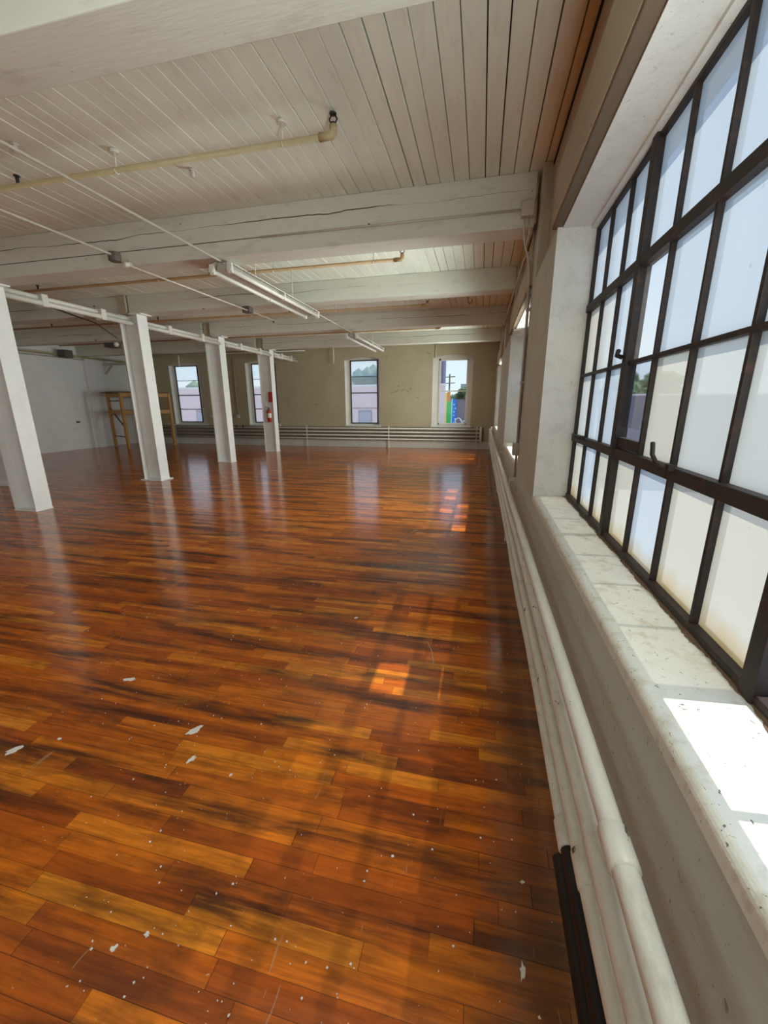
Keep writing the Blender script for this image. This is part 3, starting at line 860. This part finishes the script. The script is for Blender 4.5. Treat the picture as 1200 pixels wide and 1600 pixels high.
MB().tube([(0.29, 4.46, 3.20), (0.29, 4.46, 3.08), (0.31, 4.47, 2.98), (0.345, 4.48, 2.88), (0.375, 4.55, 2.75), (0.39, 4.62, 2.55)], 0.009, M['conduit'], 8).build('cable', r)
MB().tube([(0.33, 4.46, 3.20), (0.34, 4.46, 3.06), (0.318, 4.465, 2.96)], 0.008, M['conduit'], 8).build('cable', r)
pipe('beam_conduit', [(-2.4, 4.485, 3.275), (0.26, 4.485, 3.27)], 0.01, M['conduit'], **T('thin painted conduit along the edge of the split beam', 'conduit'))
pipe('wall_cable', [(0.375, 4.88, 3.03), (0.375, 5.3, 3.10), (0.375, 9.9, 3.22)], 0.012, M['conduit'], **T('straight pale conduit running along the top of the window wall', 'conduit'))

r = thing('overhead_pipe', 'white pipe along the top of the end wall with hanging drops', 'pipe', (-9, YF - .08, 3.4))
MB().tube([(-13.5, YF - 0.08, 3.42), (-6.3, YF - 0.08, 3.42)], 0.022, M['pipe'], 10).build('pipe_run', r)
for x in (-11.62, -8.2): MB().tube([(x, YF - 0.08, 3.42), (x, YF - 0.08, 3.02)], 0.028, M['pipe'], 10).build('drop_pipe', r)
pipe('hanging_rod', [(-5.22, YF - 0.1, ZC), (-5.22, YF - 0.1, 2.93)], 0.02, M['white'], **T('short white rod hanging by the end wall left of the film window', 'rod'))
pipe('hanging_rod', [(-1.60, YF - 0.03, 3.5), (-1.60, YF - 0.03, 2.85)], 0.012, M['white'], **T('thin white rod down the end wall beside the clear window', 'rod'))
r = thing('wall_conduit', 'painted conduit with an outlet box on the end wall between the left windows', 'conduit', (-9.28, YF - 0.03, 1.1))
MB().tube([(-9.28, YF - 0.025, 3.3), (-9.28, YF - 0.025, 1.15)], 0.016, M['farwall'], 8).build('conduit_tube', r)
MB().box((-9.34, YF - 0.06, 1.04), (-9.22, YF, 1.17), M['conduit']).build('outlet_box', r, bevel=0.006)
MB().box((-10.55, YF - 0.05, 1.06), (-10.41, YF, 1.17), M['conduit']).build('outlet_box', bevel=0.006, **T('small outlet box on the end wall right of the scaffold', 'box'))
MB().box((XL, 11.95, 0.93), (XL + 0.03, 12.07, 1.0), M['darkbox']).build('outlet_box', bevel=0.004, **T('small dark outlet on the left white wall', 'box'))

# clutter at the top of the left wall
pipe('wall_pipe', [(XL + 0.17, 2.2, 3.21), (XL + 0.17, 14.4, 3.21)], 0.03, M['yellowpipe'], **T('yellowed pipe along the top of the left wall', 'pipe'))
pipe('wall_pipe', [(XL + 0.16, 2.2, 3.13), (XL + 0.16, 12.6, 3.13)], 0.018, M['conduit'], **T('thin pale pipe below the yellowed one on the left wall', 'pipe'))
pipe('ceiling_cable', [(-6.9, 5.2, 3.18), (-7.4, 6.5, 3.16), (-7.9, 7.5, 3.2), (-9.4, 9.5, 3.24)], 0.012, M['black'], **T('black cable slung below the beams left of the columns', 'cable'))
r = thing('emergency_light', 'dark ceiling box with a white lamp left of the second column', 'light', (-10.3, 10.2, 3.2))
MB().box((-10.55, 10.16, 3.14), (-10.2, 10.42, 3.32), M['darkbox']).build('light_body', r, bevel=0.01)
mb = MB(); mb.blob((-10.19, 10.22, 3.22), 0.07, M['label']); mb.build('lamp_head', r)
MB().tube([(-10.4, 10.3, 3.3), (-10.4, 10.3, ZC)], 0.02, M['darksteel'], 8).build('hanger', r)
MB().box((-14.0, 11.6, 3.12), (-13.7, 11.9, 3.36), M['darkbox']).build('junction_box', bevel=0.01, **T('dirty brown box high on the left wall', 'box'))
r = thing('wall_bracket', 'pale slanted bracket above the scaffold on the left wall', 'bracket', (XL, 13.4, 3.2))
MB().bar((XL + 0.02, 13.5, 2.7), (XL + 0.4, 13.5, 3.03), 0.05, 0.05, M['conduit']).build('brace', r)
MB().bar((XL + 0.0, 13.5, 3.05), (XL + 1.5, 13.5, 3.07), 0.06, 0.09, M['conduit']).build('arm', r)

# ---------------------------------------------------------------- fire extinguisher and its sign
xe, ye = -6.80, 12.44
r = thing('fire_extinguisher', 'red fire extinguisher hung on the farthest column', 'extinguisher', (xe, ye, 1.0))
MB().tube([(xe, ye, 0.98), (xe, ye, 1.0), (xe, ye, 1.32), (xe, ye, 1.37), (xe, ye, 1.40)], [0.05, 0.065, 0.065, 0.045, 0.02], M['red'], 18).build('cylinder', r)
mb = MB(); mb.tube([(xe, ye, 1.13), (xe, ye, 1.27)], 0.0665, M['label'], 18, caps=False); mb.build('paper_label', r)
mb = MB(); mb.box((xe - 0.02, ye - 0.02, 1.40), (xe + 0.02, ye + 0.02, 1.44), M['black']); mb.bar((xe, ye, 1.44), (xe - 0.1, ye - 0.01, 1.47), 0.02, 0.014, M['black']); mb.build('handle', r)
MB().tube([(xe - 0.02, ye, 1.42), (xe - 0.09, ye, 1.36), (xe - 0.085, ye, 1.2), (xe - 0.075, ye, 1.1)], 0.011, M['black'], 8).build('hose', r)
MB().box((-6.82, 12.50, 1.62), (-6.68, 12.515, 1.95), M['red']).build('wall_sign', **T('upright red sign above the extinguisher on the farthest column', 'sign'))

# ---------------------------------------------------------------- scaffold platform in the corner
Mx, Lx, Rx = Vector((-12.55, 12.40, 0)), Vector((-13.72, 12.98, 0)), Vector((-11.85, 13.92, 0))
Bx = Lx + (Rx - Mx); Bx = Vector((-13.02, 14.30, 0))
r = thing('scaffold', 'yellow pine work platform in the far left corner', 'scaffold', (-12.8, 13.3, 0))
HZt = 1.98
for p in (Mx, Lx, Rx, Bx):
    MB().bar(p, p + Vector((0, 0, HZt)), 0.09, 0.09, M['wood']).build('leg', r, bevel=0.006)
up = Vector((0, 0, 1))
for z in (HZt - 0.07, 1.30):
    MB().bar(Mx + up * z, Rx + up * z, 0.05, 0.14, M['wood']).build('rail', r, bevel=0.004)
    MB().bar(Lx + up * z, Bx + up * z, 0.05, 0.14, M['wood']).build('rail', r, bevel=0.004)
    MB().bar(Lx + up * z, Mx + up * z, 0.05, 0.12, M['wood']).build('rail', r, bevel=0.004)
    MB().bar(Bx + up * z, Rx + up * z, 0.05, 0.14, M['wood']).build('rail', r, bevel=0.004)
for z in (1.70, 0.42):
    MB().tube([Lx + up * z, Mx + up * z], 0.018, M['darksteel'], 8).build('cross_bar', r)
MB().bar(Lx + up * 1.46, Mx + up * 0.74, 0.03, 0.06, M['wooddark']).build('diagonal_brace', r)
dx = (Mx - Lx).normalized(); dy = (Rx - Mx).normalized()
for k in range(5):
    a = Lx + (Mx - Lx) * (k + 0.5) / 5
    ext = 0.18
    MB().bar(a - dy * ext - (Mx - Lx).normalized() * 0.16 + up * (HZt + 0.03), a + (Rx - Mx) + dy * 0.02 + up * (HZt + 0.03), 0.245, 0.045, M['wooddark']).build('deck_plank', r)

# ---------------------------------------------------------------- loose bits on the floor
def chip(x, y, s, rot, label, mat='label', n=7, stretch=1.6, seed=0):
    rr = random.Random(seed)
    poly = []
    for i in range(n):
        a = 2 * math.pi * i / n
        q = s * rr.uniform(0.40, 1.0)
        u, v = q * math.cos(a) * stretch, q * math.sin(a)
        poly.append((x + u * math.cos(rot) - v * math.sin(rot), y + u * math.sin(rot) + v * math.cos(rot)))
    mb = MB(); mb.prism(poly, 'z', 0.0005, 0.004, M[mat])
    return mb.build('paint_chip', **T(label, 'paint chip', 'paint chips on the floor'))
chips = [(-1.29, 1.38, .040, 1.0, 'largest white paint smear on the floor, left of the sun patch', 2.0), (-1.19, 1.23, .024, 1.2, 'narrow white paint smear just in front of the largest one', 2.0),
         (-0.97, 0.61, .017, 0.9, 'pale triangular paint scrap near the bottom edge of the floor', 1.2), (-0.90, 0.66, .015, 0.2, 'white crumpled scrap beside the pale triangular one', 1.2),
         (-1.91, 1.63, .036, 0.3, 'scraped whitish mark on a dark board farther back at left', 2.2), (-2.03, 1.09, .030, 0.9, 'streaky white paint mark at the left picture edge', 2.4),
         (-1.89, 1.19, .014, 0.1, 'small white chip right of the streaky mark at left', 1.3), (-0.22, 1.04, .012, 0.5, 'small white chip in the middle of the nearest bright boards', 1.2),
         (0.20, 0.83, .018, 1.4, 'pale curled paint peel in the shade beside the pipes', 2.4), (0.22, 1.06, .011, 0.4, 'yellowish scrap in the shade by the pipes, farther than the peel', 1.5),
         (-0.83, 2.59, .022, 1.2, 'whitish scuff on the floor beyond the sun patch', 1.3), (-0.97, 1.20, .012, 0.2, 'round white chip right of the narrow smear', 1.2)]
for i, (x, y, s, ro, lb, stt) in enumerate(chips):
    chip(x, y, s * 0.6, ro, lb, n=13, stretch=stt, seed=i)
mb = MB()
rr = random.Random(11)
for i in range(300):
    y = 0.45 + 3.2 * rr.random() ** 1.7
    x = rr.uniform(-0.35 - y * 1.3, 0.28)
    s = rr.choice([.0015, .002, .002, .003, .004])
    a = rr.uniform(0, 6.28)
    poly = [(x + s * rr.uniform(.6, 1.3) * math.cos(a + j * 1.57), y + s * rr.uniform(.6, 1.3) * math.sin(a + j * 1.57)) for j in range(4)]
    mb.prism(poly, 'z', 0.0004, 0.0025, M['label'])
mb.build('plaster_crumbs', kind='stuff', label='tiny white plaster crumbs sprinkled over the near floor', category='crumbs')
for pts, tx in (([(-0.78, 4.25), (-0.80, 4.5), (-0.77, 4.75), (-0.71, 4.85)], 'thin pale curved thread on the floor far out'),
                ([(-0.20, 2.16), (-0.23, 2.3), (-0.27, 2.4)], 'thin curved thread on the floor just beyond the sun patch')):
    pipe('thread', [(x, y, 0.003) for x, y in pts], 0.0022, M['yellowpipe'], **T(tx, 'thread'))

# ---------------------------------------------------------------- outdoors, seen through the clear panes
def flat(name, col, rough=0.8): return plain(name, col, rough, 0, 0.08)
M['ground'] = flat('pale_roof_membrane', (0.56, 0.56, 0.54))
M['pinkbrick'] = flat('pinkish_white_brick', (0.72, 0.56, 0.55))
M['greywall'] = flat('grey_purple_wall', (0.20, 0.18, 0.20))
M['slate'] = flat('slate_grey_cladding', (0.30, 0.32, 0.40))
M['coping'] = flat('white_coping', (0.75, 0.75, 0.72))
M['orange'] = flat('orange_wall_paint', (0.80, 0.25, 0.03))
M['yellow'] = flat('yellow_wall_paint', (0.85, 0.72, 0.15))
M['green'] = flat('green_wall_paint', (0.06, 0.50, 0.12))
M['blue'] = flat('blue_wall_paint', (0.03, 0.20, 0.65))
M['aqua'] = flat('aqua_wall_paint', (0.35, 0.75, 0.70))
M['leaf'] = flat('tree_leaf', (0.11, 0.19, 0.08))
M['bark'] = flat('tree_bark', (0.10, 0.08, 0.06))
M['paleblock'] = flat('pale_concrete', (0.42, 0.47, 0.45))
M['brick2'] = flat('red_brown_brick', (0.22, 0.10, 0.08))
GZ = -6.0
MB().box((-150, YF + 0.6, GZ - 0.2), (1.4, 200, GZ), M['ground']).box((1.4, -60, GZ - 0.2), (150, 200, GZ), M['ground']).build('ground', **SL('pale paved yard outside', 'ground'))

r = thing('brick_building', 'long pinkish brick building outside the end wall windows', 'building', (-14, 28, GZ))
MB().prism([(-30, 26.0), (-2.22, 26.0), (-2.95, 32), (-30, 32)], 'z', GZ, 2.62, M['pinkbrick']).build('wall', r)
MB().prism([(-30, 25.9), (-2.18, 25.9), (-2.95, 32.1), (-30, 32.1)], 'z', 2.62, 2.74, M['coping']).build('coping', r)
for x in (-19.5, -16.5, -13.6, -10.6, -7.35, -4.2):
    f = MB().box((x - 0.45, 25.95, -0.9), (x + 0.45, 26.02, 1.15), M['greywall']).build('window', r)
    MB().box((x - 0.38, 25.93, -0.8), (x + 0.38, 25.96, 1.05), M['slate']).build('pane', f)
r = thing('tower_building', 'slate grey tower rising behind the brick building', 'building', (-4.6, 42, GZ))
MB().prism([(-5.8, 40.5), (-3.46, 40.5), (-4.2, 46), (-6.5, 46)], 'z', GZ, 14, M['slate']).build('wall', r)
for x in (-4.3, -3.75): MB().box((x - 0.05, 40.4, 1.0), (x + 0.05, 40.5, 14), M['greywall']).build('mullion', r)
r = thing('mural_building', 'low grey building with a bright striped painted wall', 'building', (0, 42, GZ))
MB().box((-3.42, 40.0, GZ), (4.5, 48, 1.93), M['greywall']).build('wall', r)
for (x0, x1, z0, z1, m, d) in ((-3.42, -3.24, -3, 2.55, 'yellow', .06), (-3.24, -2.92, 1.75, 2.60, 'orange', .06), (-3.24, -2.78, -3, 1.85, 'green', .05), (-2.80, -2.70, -3, 2.0, 'aqua', .07), (-2.70, -2.32, -3, 1.95, 'blue', .05)):
    MB().box((x0, 40 - d, z0), (x1, 40.0, z1), M[m]).build('painted_panel', r, label=m + ' painted stripe')
mb = MB()
for i in range(6): mb.blob((-2.5 + 0.08 * math.sin(i * 2), 39.94, -0.2 + i * 0.33), 0.07, M['aqua'], 1, 0, (1, .3, 1.4))
mb.build('painted_motif', r, label='row of pale painted spots on the blue stripe')
mb = MB()
mb.tube([(-2.1 + .28 * math.cos(a), 39.96, -0.05 + .28 * math.sin(a)) for a in [i * math.pi / 8 for i in range(1, 12)]], 0.05, M['coping'], 6)
mb.bar((-1.95, 39.96, 0.15), (-1.55, 39.96, -0.4), 0.1, 0.12, M['coping']); mb.bar((-1.85, 39.96, -0.25), (-1.5, 39.96, 0.0), 0.1, 0.08, M['coping'])
mb.build('painted_motif', r, label='whitish painted swirl on the grey wall')
MB().box((-2.3, 39.9, 1.93), (4.55, 48.1, 2.03), M['darksteel']).build('coping', r)
MB().box((-3.0, 60, GZ), (-1.7, 64, 4.2), M['paleblock']).build('apartment_block', **T('pale concrete block above the trees in the clear window', 'building'))
r = thing('utility_pole', 'dark utility pole with cross arms against the sky', 'pole', (-4.45, 58, GZ))
MB().tube([(-4.45, 58, GZ), (-4.42, 58, 5.4)], [0.16, 0.10], M['bark'], 10).build('pole_shaft', r)
for z in (4.2, 5.0): MB().bar((-5.1, 58, z), (-3.7, 58, z + .06), 0.1, 0.1, M['bark']).build('cross_arm', r)
def tree(x, y, h, rad, label, seed):
    rr = random.Random(seed)
    t = thing('tree', label, 'tree', (x, y, GZ), 'trees beyond the buildings')
    MB().tube([(x, y, GZ), (x, y, GZ + h * 0.7)], [0.25, 0.12], M['bark'], 8).build('trunk', t)
    mb = MB()
    for i in range(60):
        a = rr.uniform(0, 6.28); q = rad * math.sqrt(rr.random()); zz = rr.uniform(-0.5, 0.5)
        c = (x + q * math.cos(a) * (1 - abs(zz)), y + q * math.sin(a) * (1 - abs(zz)), GZ + h - rad * 0.7 + zz * rad * 1.5)
        mb.blob(c, rad * rr.uniform(.16, .3), M['leaf'], 1, 0.25)
    return mb.build('crown', t)
tree(-2.2, 53, 9.2, 1.6, 'bushy tree behind the mural building at centre of the clear window', 1)
tree(2.2, 54, 8.9, 1.9, 'dark tree behind the grey roof at right of the clear window', 2)
tree(-20, 44, 10.2, 4.0, 'tall tree behind the left part of the brick building', 3)
tree(-12.5, 46, 10.4, 4.2, 'tall tree behind the middle of the brick building', 4)
tree(-32, 46, 10.2, 4.0, 'tall tree behind the far left of the brick building', 5)
tree(15.0, 52, 10.2, 2.6, 'green tree behind the purple grey wall outside the side window', 6)
tree(20.0, 55, 10.4, 2.8, 'second tree right of the first outside the side window', 7)
r = thing('warehouse', 'purple grey flat roofed building seen through the clear side pane', 'building', (17, 43, GZ))
MB().box((11.8, 40, GZ), (30, 47, 2.15), M['greywall']).build('wall', r)
MB().box((11.7, 39.9, 2.15), (30.1, 47.1, 2.27), M['coping']).build('coping', r)
